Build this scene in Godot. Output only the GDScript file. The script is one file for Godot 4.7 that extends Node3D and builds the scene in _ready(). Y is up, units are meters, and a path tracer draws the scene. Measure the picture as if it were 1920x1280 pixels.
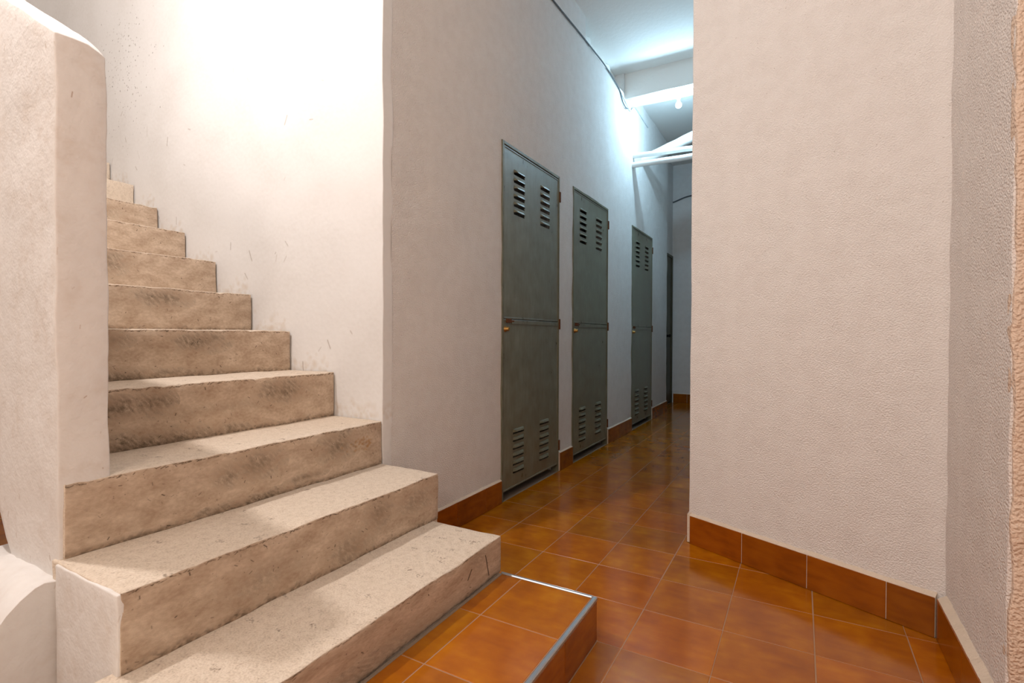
extends Node3D

var noise := FastNoiseLite.new()
var M := {}
var used := {}

# ---------------------------------------------------------------- naming
func numbered(called: String) -> String:
	if not used.has(called):
		used[called] = 0
		return called
	used[called] += 1
	return "%s_%03d" % [called, used[called]]

func tag(o: Node, label: String, category: String, group := "", kind := "") -> void:
	o.set_meta("label", label)
	o.set_meta("category", category)
	if group != "":
		o.set_meta("group", group)
	if kind != "":
		o.set_meta("kind", kind)

func thing(called: String, at: Vector3, label: String, category: String, group := "", kind := "") -> Node3D:
	var o := Node3D.new()
	o.name = numbered(called)
	add_child(o)
	o.position = at
	tag(o, label, category, group, kind)
	return o

func put(called: String, mesh: Mesh, mat: Material, parent: Node, at := Vector3.ZERO) -> MeshInstance3D:
	var o := MeshInstance3D.new()
	o.mesh = mesh
	o.name = numbered(called) if parent == self else called
	if mat != null:
		o.material_override = mat
	o.cast_shadow = GeometryInstance3D.SHADOW_CASTING_SETTING_ON
	parent.add_child(o, true)
	o.position = at
	return o

func struct(called: String, mesh: Mesh, mat: Material, label: String, category: String) -> MeshInstance3D:
	var o := put(called, mesh, mat, self)
	tag(o, label, category, "", "structure")
	return o

# ---------------------------------------------------------------- mesh tools
func begin() -> SurfaceTool:
	var st := SurfaceTool.new()
	st.begin(Mesh.PRIMITIVE_TRIANGLES)
	return st

func quad(st: SurfaceTool, a: Vector3, b: Vector3, c: Vector3, d: Vector3, ua := Vector2(0, 0), ub := Vector2(1, 0), uc := Vector2(1, 1), ud := Vector2(0, 1)) -> void:
	var p := [a, b, c, a, c, d]
	var u := [ua, ub, uc, ua, uc, ud]
	for i in 6:
		st.set_uv(u[i])
		st.add_vertex(p[i])

# outward-facing quad: winding chosen so that the face points along n
func quad_n(st: SurfaceTool, a: Vector3, b: Vector3, c: Vector3, d: Vector3, n: Vector3, ua := Vector2(0, 0), ub := Vector2(1, 0), uc := Vector2(1, 1), ud := Vector2(0, 1)) -> void:
	if (b - a).cross(c - a).dot(n) > 0.0:
		quad(st, a, d, c, b, ua, ud, uc, ub)
	else:
		quad(st, a, b, c, d, ua, ub, uc, ud)

func finish(st: SurfaceTool) -> ArrayMesh:
	st.generate_normals()
	return st.commit()

# small box with bevelled edges (44 triangles)
func bevel_box(st: SurfaceTool, lo: Vector3, hi: Vector3, b := 0.001) -> void:
	st.set_smooth_group(-1)
	var c := (lo + hi) * 0.5
	var h := (hi - lo) * 0.5
	b = minf(b, minf(h.x, minf(h.y, h.z)) * 0.45)
	for ax in 3:
		var i := (ax + 1) % 3
		var j := (ax + 2) % 3
		for s in [-1.0, 1.0]:
			var q := []
			for t in [[-1, -1], [1, -1], [1, 1], [-1, 1]]:
				var v := Vector3.ZERO
				v[ax] = s * h[ax]
				v[i] = t[0] * (h[i] - b)
				v[j] = t[1] * (h[j] - b)
				q.append(c + v)
			var n := Vector3.ZERO
			n[ax] = s
			quad_n(st, q[0], q[1], q[2], q[3], n)
	for ax in 3:
		var i := (ax + 1) % 3
		var j := (ax + 2) % 3
		for si in [-1.0, 1.0]:
			for sj in [-1.0, 1.0]:
				var q := []
				for e in [[-1, 0], [1, 0], [1, 1], [-1, 1]]:
					var v := Vector3.ZERO
					v[ax] = e[0] * (h[ax] - b)
					v[i] = si * (h[i] if e[1] == 0 else h[i] - b)
					v[j] = sj * (h[j] - b if e[1] == 0 else h[j])
					q.append(c + v)
				var n := Vector3.ZERO
				n[i] = si
				n[j] = sj
				quad_n(st, q[0], q[1], q[2], q[3], n)
	for sx in [-1.0, 1.0]:
		for sy in [-1.0, 1.0]:
			for sz in [-1.0, 1.0]:
				var a := c + Vector3(sx * h.x, sy * (h.y - b), sz * (h.z - b))
				var d := c + Vector3(sx * (h.x - b), sy * h.y, sz * (h.z - b))
				var e := c + Vector3(sx * (h.x - b), sy * (h.y - b), sz * h.z)
				var n := Vector3(sx, sy, sz)
				var p := [a, d, e] if (d - a).cross(e - a).dot(n) < 0.0 else [a, e, d]
				for v in p:
					st.set_uv(Vector2.ZERO)
					st.add_vertex(v)

func box_mesh(lo: Vector3, hi: Vector3, b := 0.001) -> ArrayMesh:
	var st := begin()
	bevel_box(st, lo, hi, b)
	return finish(st)

func wob(p: Vector3, amp: float, freq: float) -> Vector3:
	var q := p * freq
	return p + amp * Vector3(noise.get_noise_3d(q.x, q.y, q.z), noise.get_noise_3d(q.x + 71.3, q.y - 13.1, q.z + 5.5), noise.get_noise_3d(q.x - 37.7, q.y + 91.9, q.z - 23.2)) * 1.8

func lines(a: float, b: float, step: float, bev: float) -> PackedFloat64Array:
	var o := PackedFloat64Array([a, a + bev * 0.35, a + bev])
	var n := maxi(1, int(round((b - a - 2.0 * bev) / step)))
	for i in range(1, n):
		o.append(a + bev + (b - a - 2.0 * bev) * i / n)
	o.append_array(PackedFloat64Array([b - bev, b - bev * 0.35, b]))
	return o

# box with rounded edges and a hand-made, slightly uneven surface.
# returns two surfaces when front_axis >= 0: surface 0 everything else, surface 1 the +x face (with its own 0..1 UV)
func rough_box(lo: Vector3, hi: Vector3, step: float, bev: float, amp: float, freq: float, deform = null, split := false, chips := 0.0) -> ArrayMesh:
	var L := [lines(lo.x, hi.x, step, bev), lines(lo.y, hi.y, step, bev), lines(lo.z, hi.z, step, bev)]
	var ilo := lo + Vector3.ONE * bev
	var ihi := hi - Vector3.ONE * bev
	var main := begin()
	var front := begin()
	main.set_smooth_group(0)
	front.set_smooth_group(0)
	for ax in 3:
		var i := (ax + 1) % 3
		var j := (ax + 2) % 3
		var A: PackedFloat64Array = L[i]
		var B: PackedFloat64Array = L[j]
		for s in 2:
			var st := front if (split and ax == 0 and s == 1) else main
			var n := Vector3.ZERO
			n[ax] = 1.0 if s == 1 else -1.0
			var g := []
			for a in A:
				var row := []
				for b in B:
					var v := Vector3.ZERO
					v[ax] = hi[ax] if s == 1 else lo[ax]
					v[i] = a
					v[j] = b
					var inner := v.clamp(ilo, ihi)
					var w := v
					if v != inner:
						w = inner + (v - inner).normalized() * bev
					if deform != null:
						w = deform.call(w)
					w = wob(w, amp, freq)
					if chips > 0.0:
						# worn nosing: little bites along the top front edge
						var e := (v.x - (hi.x - 0.02)) / 0.02
						var f := (v.y - (hi.y - 0.02)) / 0.02
						if e > 0.0 and f > 0.0:
							var c := noise.get_noise_2d(v.z * 160.0, hi.y * 300.0) + 0.7 * noise.get_noise_2d(v.z * 420.0, hi.y * 90.0)
							w -= Vector3(1, 1, 0) * chips * clampf(c, 0.0, 1.0) * minf(e, f)
					row.append(w)
				g.append(row)
			for a in A.size() - 1:
				for b in B.size() - 1:
					var u0 := Vector2((B[b] - lo[j]) / (hi[j] - lo[j]), 1.0 - (A[a] - lo[i]) / (hi[i] - lo[i]))
					var u1 := Vector2((B[b + 1] - lo[j]) / (hi[j] - lo[j]), 1.0 - (A[a + 1] - lo[i]) / (hi[i] - lo[i]))
					quad_n(st, g[a][b], g[a][b + 1], g[a + 1][b + 1], g[a + 1][b], n, u0, Vector2(u1.x, u0.y), u1, Vector2(u0.x, u1.y))
	main.generate_normals()
	var m := main.commit()
	if split:
		front.generate_normals()
		front.commit(m)
	return m

# a wall block: closed outline in plan, extruded, edges rounded, surface slightly uneven; u runs along the outline, v down the height (metres / uvs)
func rough_prism(outline: PackedVector2Array, y0: float, y1: float, step: float, bev: float, amp: float, freq: float, uvs := Vector2(1, 1)) -> ArrayMesh:
	var n := outline.size()
	var pts: Array[Vector2] = []
	var nrm: Array[Vector2] = []
	var cen := Vector2.ZERO
	for p in outline:
		cen += p / n
	for k in n:
		var a := outline[k]
		var b := outline[(k + 1) % n]
		var d := (b - a).normalized()
		var l := a.distance_to(b)
		var side := Vector2(d.y, -d.x)
		var c := maxi(1, int(ceil((l - 2.0 * bev) / step)))
		pts.append(a + d * bev * 0.3 - (d + side) * 0.0)
		nrm.append(side)
		for i in c + 1:
			pts.append(a + d * (bev + (l - 2.0 * bev) * i / c))
			nrm.append(side)
		pts.append(b - d * bev * 0.3)
		nrm.append(side)
	var ys := PackedFloat64Array()
	var m := int(ceil((y1 - y0) / step))
	for i in m + 1:
		ys.append(y0 + (y1 - y0) * i / m)
	var st := begin()
	st.set_smooth_group(0)
	var run := 0.0
	for k in pts.size():
		var a := pts[k]
		var b := pts[(k + 1) % pts.size()]
		var l := a.distance_to(b)
		var nn := (nrm[k] + nrm[(k + 1) % pts.size()]).normalized()
		for i in m:
			var q0 := wob(Vector3(a.x, ys[i], a.y), amp, freq)
			var q1 := wob(Vector3(b.x, ys[i], b.y), amp, freq)
			var q2 := wob(Vector3(b.x, ys[i + 1], b.y), amp, freq)
			var q3 := wob(Vector3(a.x, ys[i + 1], a.y), amp, freq)
			var u0 := run / uvs.x
			var u1 := (run + l) / uvs.x
			var v0 := 1.0 - (ys[i] - y0) / uvs.y
			var v1 := 1.0 - (ys[i + 1] - y0) / uvs.y
			quad_n(st, q0, q1, q2, q3, Vector3(nn.x, 0, nn.y), Vector2(u0, v0), Vector2(u1, v0), Vector2(u1, v1), Vector2(u0, v1))
		run += l
	# caps
	st.set_smooth_group(1)
	var tri := Geometry2D.triangulate_polygon(outline)
	for t in range(0, tri.size(), 3):
		for y in [y0, y1]:
			var p: Array[Vector3] = []
			for i in 3:
				var q := outline[tri[t + i]]
				p.append(Vector3(q.x, y, q.y))
			var up := Vector3.UP if y == y1 else Vector3.DOWN
			if (p[1] - p[0]).cross(p[2] - p[0]).dot(up) > 0.0:
				p = [p[0], p[2], p[1]]
			for v in p:
				st.set_uv(Vector2.ZERO)
				st.add_vertex(v)
	return finish(st)

# round tube along points
func tube(points: Array, radius: float, sides := 10, radii := []) -> ArrayMesh:
	var st := begin()
	st.set_smooth_group(0)
	var rings := []
	var ref := Vector3.UP
	for k in points.size():
		var p: Vector3 = points[k]
		var d: Vector3
		if k == 0:
			d = points[1] - p
		elif k == points.size() - 1:
			d = p - points[k - 1]
		else:
			d = points[k + 1] - points[k - 1]
		d = d.normalized()
		if absf(d.dot(ref)) > 0.9:
			ref = Vector3.RIGHT
		var u := d.cross(ref).normalized()
		var v := u.cross(d)
		var r: float = radii[k] if radii.size() > k else radius
		var ring := []
		for i in sides:
			var a := TAU * i / sides
			ring.append(p + (u * cos(a) + v * sin(a)) * r)
		rings.append([ring, p])
	for k in rings.size() - 1:
		for i in sides:
			var j := (i + 1) % sides
			var a: Vector3 = rings[k][0][i]
			quad_n(st, a, rings[k][0][j], rings[k + 1][0][j], rings[k + 1][0][i], a - rings[k][1])
	st.set_smooth_group(1)
	for e in [0, rings.size() - 1]:
		var c: Vector3 = rings[e][1]
		var d: Vector3 = (c - rings[1][1]) if e == 0 else (c - rings[e - 1][1])
		for i in sides:
			var a: Vector3 = rings[e][0][i]
			var b: Vector3 = rings[e][0][(i + 1) % sides]
			var p := [c, a, b] if (a - c).cross(b - c).dot(d) < 0.0 else [c, b, a]
			for v in p:
				st.set_uv(Vector2.ZERO)
				st.add_vertex(v)
	return finish(st)

# lathe around the vertical: profile of (radius, y)
func lathe(profile: Array, sides := 20) -> ArrayMesh:
	var st := begin()
	st.set_smooth_group(0)
	for k in profile.size() - 1:
		var a: Vector2 = profile[k]
		var b: Vector2 = profile[k + 1]
		for i in sides:
			var t0 := TAU * i / sides
			var t1 := TAU * (i + 1) / sides
			var d0 := Vector3(cos(t0), 0, sin(t0))
			var d1 := Vector3(cos(t1), 0, sin(t1))
			var n := (d0 + d1) * (b.y - a.y) * -1.0 + Vector3.UP * (b.x - a.x) * 2.0
			quad_n(st, d0 * a.x + Vector3.UP * a.y, d1 * a.x + Vector3.UP * a.y, d1 * b.x + Vector3.UP * b.y, d0 * b.x + Vector3.UP * b.y, n)
	return finish(st)

# ---------------------------------------------------------------- textures
func grey(seed_: int, freq: float, size: int, octaves := 4, kind := FastNoiseLite.TYPE_SIMPLEX_SMOOTH) -> Image:
	var f := FastNoiseLite.new()
	f.seed = seed_
	f.frequency = freq
	f.noise_type = kind
	f.fractal_octaves = octaves
	f.fractal_type = FastNoiseLite.FRACTAL_FBM
	var im := f.get_seamless_image(size, size)
	im.convert(Image.FORMAT_L8)
	return im

func tex(im: Image) -> ImageTexture:
	return ImageTexture.create_from_image(im)

# two greys mixed through a list of colours [pos, Color sRGB]
func coloured(a: Image, b: Image, wa: float, stops: Array) -> Image:
	var g := Gradient.new()
	var off := PackedFloat32Array()
	var col := PackedColorArray()
	for s in stops:
		off.append(s[0])
		col.append(s[1])
	g.offsets = off
	g.colors = col
	var lut := PackedByteArray()
	for i in 256:
		var c := g.sample(i / 255.0)
		lut.append_array(PackedByteArray([int(c.r * 255), int(c.g * 255), int(c.b * 255)]))
	var da := a.get_data()
	var db := b.get_data()
	var out := PackedByteArray()
	out.resize(da.size() * 3)
	for i in da.size():
		var k := clampi(int(da[i] * wa + db[i] * (1.0 - wa)), 0, 255) * 3
		out[i * 3] = lut[k]
		out[i * 3 + 1] = lut[k + 1]
		out[i * 3 + 2] = lut[k + 2]
	return Image.create_from_data(a.get_width(), a.get_height(), false, Image.FORMAT_RGB8, out)

func dab(im: Image, x: float, y: float, r: float, c: Color, k: float) -> void:
	var w := im.get_width()
	var h := im.get_height()
	for j in range(int(y - r), int(y + r) + 2):
		for i in range(int(x - r), int(x + r) + 2):
			if i < 0 or j < 0 or i >= w or j >= h:
				continue
			var d := Vector2(i - x, j - y).length() / r
			if d < 1.0:
				im.set_pixel(i, j, im.get_pixel(i, j).lerp(c, k * (1.0 - d * d)))

func stroke(im: Image, a: Vector2, b: Vector2, r: float, c: Color, k: float) -> void:
	var n := maxi(2, int(a.distance_to(b) / maxf(r, 0.6)))
	for i in n + 1:
		var p := a.lerp(b, float(i) / n)
		dab(im, p.x, p.y, r, c, k)

func mat(albedo: Color, rough: float) -> StandardMaterial3D:
	var m := StandardMaterial3D.new()
	m.albedo_color = albedo
	m.roughness = rough
	m.metallic_specular = 0.4
	return m

func tri(m: StandardMaterial3D, per_metre: float) -> StandardMaterial3D:
	m.uv1_triplanar = true
	m.uv1_world_triplanar = true
	m.uv1_scale = Vector3.ONE * per_metre
	m.uv1_triplanar_sharpness = 4.0
	return m

func relief(m: StandardMaterial3D, t: Texture2D, cm: float) -> StandardMaterial3D:
	m.heightmap_enabled = true
	m.heightmap_texture = t
	m.heightmap_scale = cm
	return m

func make_materials() -> void:
	var n_big := grey(3, 0.006, 1024, 4)
	var n_mid := grey(11, 0.03, 1024, 4)
	var n_fine := grey(21, 0.12, 1024, 3)
	# stucco relief: grains about 6 mm wide on a one metre square, softened in patches
	var gr := grey(33, 0.085, 1024, 2)
	var lump := grey(35, 0.02, 1024, 3)
	var stucco := mixed(gr, lump, 0.78)
	var t_stucco := tex(stucco)
	var t_smooth := tex(mixed(n_mid, n_fine, 0.7))
	# painted plaster of the corridor and the right-hand walls
	var pits := coloured(n_big, n_fine, 0.75, [[0.0, Color(0.877, 0.857, 0.842)], [0.35, Color(0.89, 0.872, 0.858)], [0.6, Color(0.90, 0.884, 0.871)], [1.0, Color(0.91, 0.897, 0.886)]])
	var rng := RandomNumberGenerator.new()
	rng.seed = 5
	for i in 70:
		var p := Vector2(rng.randf_range(8, 1016), rng.randf_range(8, 1016))
		stroke(pits, p, p + Vector2(rng.randf_range(-5, 5), rng.randf_range(-3, 3)), rng.randf_range(0.8, 2.0), Color(0.5, 0.42, 0.36), rng.randf_range(0.3, 0.8))
	M.stucco = relief(tri(mat(Color.WHITE, 0.9), 1.5), t_stucco, 0.38)
	M.stucco.albedo_texture = tex(pits)
	M.stucco_coarse = relief(tri(mat(Color(1.0, 0.985, 0.975), 0.92), 1.3), t_stucco, 0.55)
	M.stucco_coarse.albedo_texture = tex(pits)
	M.pier = relief(tri(mat(Color(0.97, 0.885, 0.81), 0.92), 1.0), t_stucco, 0.7)
	M.pier.albedo_texture = M.stucco_coarse.albedo_texture
	# smooth trowelled plaster (parapet, plinth, ceiling)
	var par := coloured(n_big, n_mid, 0.6, [[0.0, Color(0.85, 0.815, 0.785)], [0.45, Color(0.895, 0.88, 0.868)], [1.0, Color(0.92, 0.912, 0.905)]])
	for i in 60:
		var p := Vector2(rng.randf_range(8, 1016), rng.randf_range(8, 1016))
		stroke(par, p, p + Vector2(rng.randf_range(-4, 4), rng.randf_range(-14, 14)), rng.randf_range(0.7, 1.5), Color(0.55, 0.42, 0.33), rng.randf_range(0.15, 0.55))
	M.parapet = relief(tri(mat(Color.WHITE, 0.85), 0.8), t_smooth, 0.16)
	M.parapet.albedo_texture = tex(par)
	M.plain = relief(tri(mat(Color(0.905, 0.89, 0.87), 0.9), 0.6), t_smooth, 0.15)
	M.mortar = relief(tri(mat(Color(0.86, 0.80, 0.73), 0.9), 2.0), t_smooth, 0.3)
	M.wall_stair = stair_wall_material(n_big, n_fine, t_smooth)
	# concrete of the treads
	var tread := coloured(n_fine, n_mid, 0.6, [[0.0, Color(0.62, 0.55, 0.48)], [0.3, Color(0.81, 0.745, 0.675)], [0.55, Color(0.865, 0.805, 0.735)], [1.0, Color(0.90, 0.85, 0.79)]])
	for i in 900:
		dab(tread, rng.randf_range(0, 1023), rng.randf_range(0, 1023), rng.randf_range(0.8, 2.2), Color(0.42, 0.35, 0.28), rng.randf_range(0.2, 0.6))
	for i in 40:
		var p := Vector2(rng.randf_range(20, 1000), rng.randf_range(20, 1000))
		for k in 12:
			dab(tread, p.x + rng.randfn(0, 9), p.y + rng.randfn(0, 5), rng.randf_range(1.5, 5), Color(0.40, 0.33, 0.27), 0.35)
	M.tread = relief(tri(mat(Color.WHITE, 0.85), 1.1), tex(n_fine), 0.12)
	M.tread.albedo_texture = tex(tread)
	M.fine_relief = tex(n_fine)
	# glazed tile: amber with darker cloudy streaks, four batches
	var streak := grey(51, 0.008, 512, 4)
	streak.resize(512, 128)
	var st2 := Image.create(512, 512, false, Image.FORMAT_L8)
	for k in 4:
		st2.blit_rect(streak, Rect2i(0, 0, 512, 128), Vector2i(0, k * 128))
	var clouds := mixed(grey(52, 0.006, 512, 3), grey(57, 0.03, 512, 4), 0.8)
	var amber := coloured(clouds, st2, 0.75, [[0.0, Color(0.58, 0.31, 0.02)], [0.35, Color(0.66, 0.37, 0.02)], [0.55, Color(0.70, 0.41, 0.022)], [0.75, Color(0.74, 0.455, 0.03)], [1.0, Color(0.78, 0.50, 0.06)]])
	var t_amber := tex(amber)
	var umber := coloured(clouds, st2, 0.6, [[0.0, Color(0.47, 0.23, 0.02)], [0.5, Color(0.58, 0.305, 0.025)], [1.0, Color(0.65, 0.37, 0.05)]])
	var t_umber := tex(umber)
	for k in 4:
		var m := tri(mat(Color.WHITE, 0.15), 1.5)
		m.metallic_specular = 0.55
		m.albedo_texture = t_amber
		m.uv1_offset = Vector3(0.13, 0.37, 0.61) * k * 2.3
		m.albedo_color = [Color(1, 1, 1), Color(0.95, 0.93, 0.95), Color(1.0, 0.96, 0.92), Color(0.93, 0.95, 0.98)][k]
		M["tile%d" % k] = m
		var b := tri(mat(m.albedo_color, 0.22), 1.6)
		b.metallic_specular = 0.5
		b.albedo_texture = t_umber
		b.uv1_offset = Vector3(0.29, 0.11, 0.47) * k * 2.1
		M["skirt%d" % k] = b
	M.grout = mat(Color(0.67, 0.53, 0.42), 0.9)
	M.cement = relief(tri(mat(Color(0.52, 0.46, 0.40), 0.9), 1.5), M.fine_relief, 0.2)
	M.alu = mat(Color(0.72, 0.74, 0.76), 0.42)
	M.alu.metallic = 0.9
	# locker paint: dull olive grey, rubbed and smudged
	var smear := grey(71, 0.01, 512, 4)
	smear.resize(128, 512)
	var sm := Image.create(512, 512, false, Image.FORMAT_L8)
	for k in 4:
		sm.blit_rect(smear, Rect2i(0, 0, 128, 512), Vector2i(k * 128, 0))
	var blot := grey(72, 0.012, 512, 4)
	var olive := coloured(blot, sm, 0.55, [[0.0, Color(0.365, 0.35, 0.275)], [0.35, Color(0.44, 0.435, 0.36)], [0.6, Color(0.475, 0.48, 0.41)], [1.0, Color(0.55, 0.555, 0.495)]])
	for i in 26:
		var p := Vector2(rng.randf_range(20, 490), rng.randf_range(20, 490))
		stroke(olive, p, p + Vector2(rng.randf_range(-16, 16), rng.randf_range(-6, 26)), 0.7, Color(0.14, 0.12, 0.08), 0.5)
	var rough_map := coloured(blot, sm, 0.5, [[0.0, Color(0.24, 0.24, 0.24)], [1.0, Color(0.5, 0.5, 0.5)]])
	M.locker = tri(mat(Color.WHITE, 1.0), 1.0)
	M.locker.albedo_texture = tex(olive)
	M.locker.roughness_texture = tex(rough_map)
	M.locker.roughness_texture_channel = BaseMaterial3D.TEXTURE_CHANNEL_RED
	M.locker.metallic_specular = 0.8
	M.locker_edge = tri(mat(Color(1.0, 1.0, 1.0), 0.35), 1.3)
	M.locker_edge.albedo_texture = M.locker.albedo_texture
	M.door_dark = tri(mat(Color(0.62, 0.58, 0.48), 0.45), 1.0)
	M.door_dark.albedo_texture = M.locker.albedo_texture
	var rust := coloured(n_mid, n_fine, 0.5, [[0.2, Color(0.24, 0.13, 0.06)], [0.5, Color(0.40, 0.22, 0.09)], [0.8, Color(0.50, 0.34, 0.17)]])
	M.rust = tri(mat(Color.WHITE, 0.75), 6.0)
	M.rust.albedo_texture = tex(rust)
	M.brass = mat(Color(0.66, 0.52, 0.30), 0.35)
	M.brass.metallic = 0.9
	M.soot = mat(Color(0.12, 0.11, 0.10), 0.95)
	M.cable = mat(Color(0.36, 0.37, 0.38), 0.6)
	M.cable_pale = mat(Color(0.80, 0.81, 0.82), 0.6)
	M.pipe = relief(tri(mat(Color(0.91, 0.905, 0.89), 0.55), 4.0), t_smooth, 0.12)
	M.ceramic = mat(Color(0.86, 0.86, 0.85), 0.35)

func mixed(a: Image, b: Image, wa: float) -> Image:
	var da := a.get_data()
	var db := b.get_data()
	for i in da.size():
		da[i] = clampi(int(da[i] * wa + db[i] * (1.0 - wa)), 0, 255)
	return Image.create_from_data(a.get_width(), a.get_height(), false, Image.FORMAT_L8, da)

# plaster beside the stairs, laid out in wall metres: u 0..1 = x -0.25 .. -3.95, v 0..1 = top 3.6 .. 0
func stair_wall_material(n_big: Image, n_fine: Image, bump: Texture2D) -> StandardMaterial3D:
	var im := coloured(n_big, n_fine, 0.7, [[0.0, Color(0.865, 0.855, 0.845)], [0.5, Color(0.90, 0.895, 0.89)], [1.0, Color(0.92, 0.917, 0.915)]])
	var rng := RandomNumberGenerator.new()
	rng.seed = 9
	var dark := Color(0.42, 0.39, 0.37)
	# mould specks high up behind the parapet
	for i in 240:
		dab(im, 1024 * (2.17 + rng.randfn(0, 0.15)) / 3.7, 1024 * (1.0 - (2.70 + rng.randfn(0, 0.22)) / 3.63), rng.randf_range(0.6, 1.7), dark, rng.randf_range(0.2, 0.75))
	for i in 60:
		dab(im, rng.randf_range(500, 760), rng.randf_range(200, 420), rng.randf_range(0.6, 1.4), dark, rng.randf_range(0.1, 0.5))
	# scuffs and scrapes
	for i in 46:
		var p := Vector2(rng.randf_range(20, 720), rng.randf_range(330, 800))
		stroke(im, p, p + Vector2(rng.randf_range(-7, 7), rng.randf_range(-16, 16)), rng.randf_range(0.6, 1.3), Color(0.55, 0.5, 0.46), rng.randf_range(0.15, 0.5))
	# faint warm brownish dabs just above each step
	for k in range(3, 12):
		var x := 0.3 * (k - 3) + 0.15
		var y := 0.634 + 0.186 * (k - 3) + 0.04
		for i in 60:
			dab(im, 1024 * (x + rng.randf_range(-0.12, 0.14)) / 3.7, 1024 * (1.0 - (y + absf(rng.randfn(0, 0.035)) - 0.03) / 3.6), rng.randf_range(1.5, 6), Color(0.76, 0.66, 0.55), 0.10)
	var m := mat(Color.WHITE, 0.85)
	m.albedo_texture = tex(im)
	relief(m, bump, 0.14)
	return m

# riser: concrete with grey scuff marks and grime; u 0..1 = far end (z small) .. near end, v 0 = top
func riser_material(k: int, stains: Array) -> StandardMaterial3D:
	var w := 768
	var h := 160
	var f := FastNoiseLite.new()
	f.seed = 100 + k
	f.frequency = 0.012
	f.fractal_octaves = 5
	var fine := FastNoiseLite.new()
	fine.seed = 200 + k
	fine.frequency = 0.09
	fine.fractal_octaves = 3
	var out := PackedByteArray()
	out.resize(w * h * 3)
	var c0 := Color(0.665, 0.565, 0.475)
	var c1 := Color(0.845, 0.765, 0.68)
	var ink := Color(0.38, 0.325, 0.265)
	for y in h:
		var v := float(y) / h
		for x in w:
			var a := f.get_noise_2d(x, y * 1.6)
			var b := fine.get_noise_2d(x * 0.8, y)
			var t := clampf(0.62 + 0.55 * a + 0.28 * b, 0.0, 1.0)
			var c := c0.lerp(c1, t)
			var d := 0.0
			# ragged grime where mop water dried along the foot of the riser
			var foot := 1.0 - clampf((1.0 - v) / (0.10 + 0.16 * maxf(0.0, f.get_noise_2d(x * 1.3 + 900.0, 40.0))), 0.0, 1.0)
			d = maxf(d, foot * clampf(0.55 + 1.2 * b + 0.6 * f.get_noise_2d(x * 2.0 + 300, y), 0.0, 1.0) * 0.85)
			var u := float(x) / w
			for s in stains:
				var e := Vector2((u - s[0]) / s[2], (v - s[1]) / s[3]).length()
				if e < 1.6:
					var q := clampf((1.5 - e) * 0.62 + 0.3 * b + 0.7 * a, 0.0, 1.0)
					d = maxf(d, q * s[4] * clampf(0.68 + 0.75 * fine.get_noise_2d(x * 0.8 + y * 0.5, y * 0.45 + 500.0) + 0.35 * fine.get_noise_2d(x * 3.0, y * 2.0 + 90.0), 0.0, 1.0))
			c = c.lerp(ink, clampf(d, 0.0, 0.85))
			var i := (y * w + x) * 3
			out[i] = int(c.r * 255)
			out[i + 1] = int(c.g * 255)
			out[i + 2] = int(c.b * 255)
	var im := Image.create_from_data(w, h, false, Image.FORMAT_RGB8, out)
	var rng := RandomNumberGenerator.new()
	rng.seed = 300 + k
	for i in 40:
		var p := Vector2(rng.randf_range(5, w - 5), rng.randf_range(8, h - 8))
		stroke(im, p, p + Vector2(rng.randf_range(-6, 6), rng.randf_range(-7, 7)), rng.randf_range(0.7, 1.6), Color(0.2, 0.16, 0.12), rng.randf_range(0.2, 0.7))
	for i in 130:
		dab(im, rng.randf_range(0, w), rng.randf_range(0, h), rng.randf_range(0.7, 1.6), Color(0.25, 0.2, 0.15), rng.randf_range(0.2, 0.6))
	for i in 150:
		var x := rng.randf_range(0, w)
		stroke(im, Vector2(x, rng.randf_range(1.0, 7.0)), Vector2(x + rng.randf_range(2, 9), rng.randf_range(1.0, 8.0)), rng.randf_range(0.7, 1.6), Color(0.30, 0.24, 0.18), rng.randf_range(0.2, 0.7))
	if k == 3:
		for i in 70:
			dab(im, w * (0.06 + absf(rng.randfn(0, 0.05))), h * (0.40 + rng.randfn(0, 0.08)), rng.randf_range(2, 7), Color(0.62, 0.38, 0.14), 0.18)
	if k == 4:
		stroke(im, Vector2(w * 0.90, h * 0.52), Vector2(w * 0.885, h * 0.72), 2.0, Color(0.13, 0.1, 0.08), 0.8)
	if k == 1:
		stroke(im, Vector2(w * 0.07, h * 0.25), Vector2(w * 0.055, h * 0.85), 1.6, Color(0.15, 0.12, 0.1), 0.8)
		stroke(im, Vector2(w * 0.13, h * 0.35), Vector2(w * 0.145, h * 0.55), 2.5, Color(0.2, 0.16, 0.12), 0.7)
	var m := mat(Color.WHITE, 0.88)
	m.albedo_texture = tex(im)
	relief(m, M.fine_relief, 0.1)
	return m

# ---------------------------------------------------------------- tiles
func inset(poly: PackedVector2Array, d: float) -> PackedVector2Array:
	var r := Geometry2D.offset_polygon(poly, -d, Geometry2D.JOIN_MITER)
	return r[0] if r.size() > 0 else PackedVector2Array()

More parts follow.
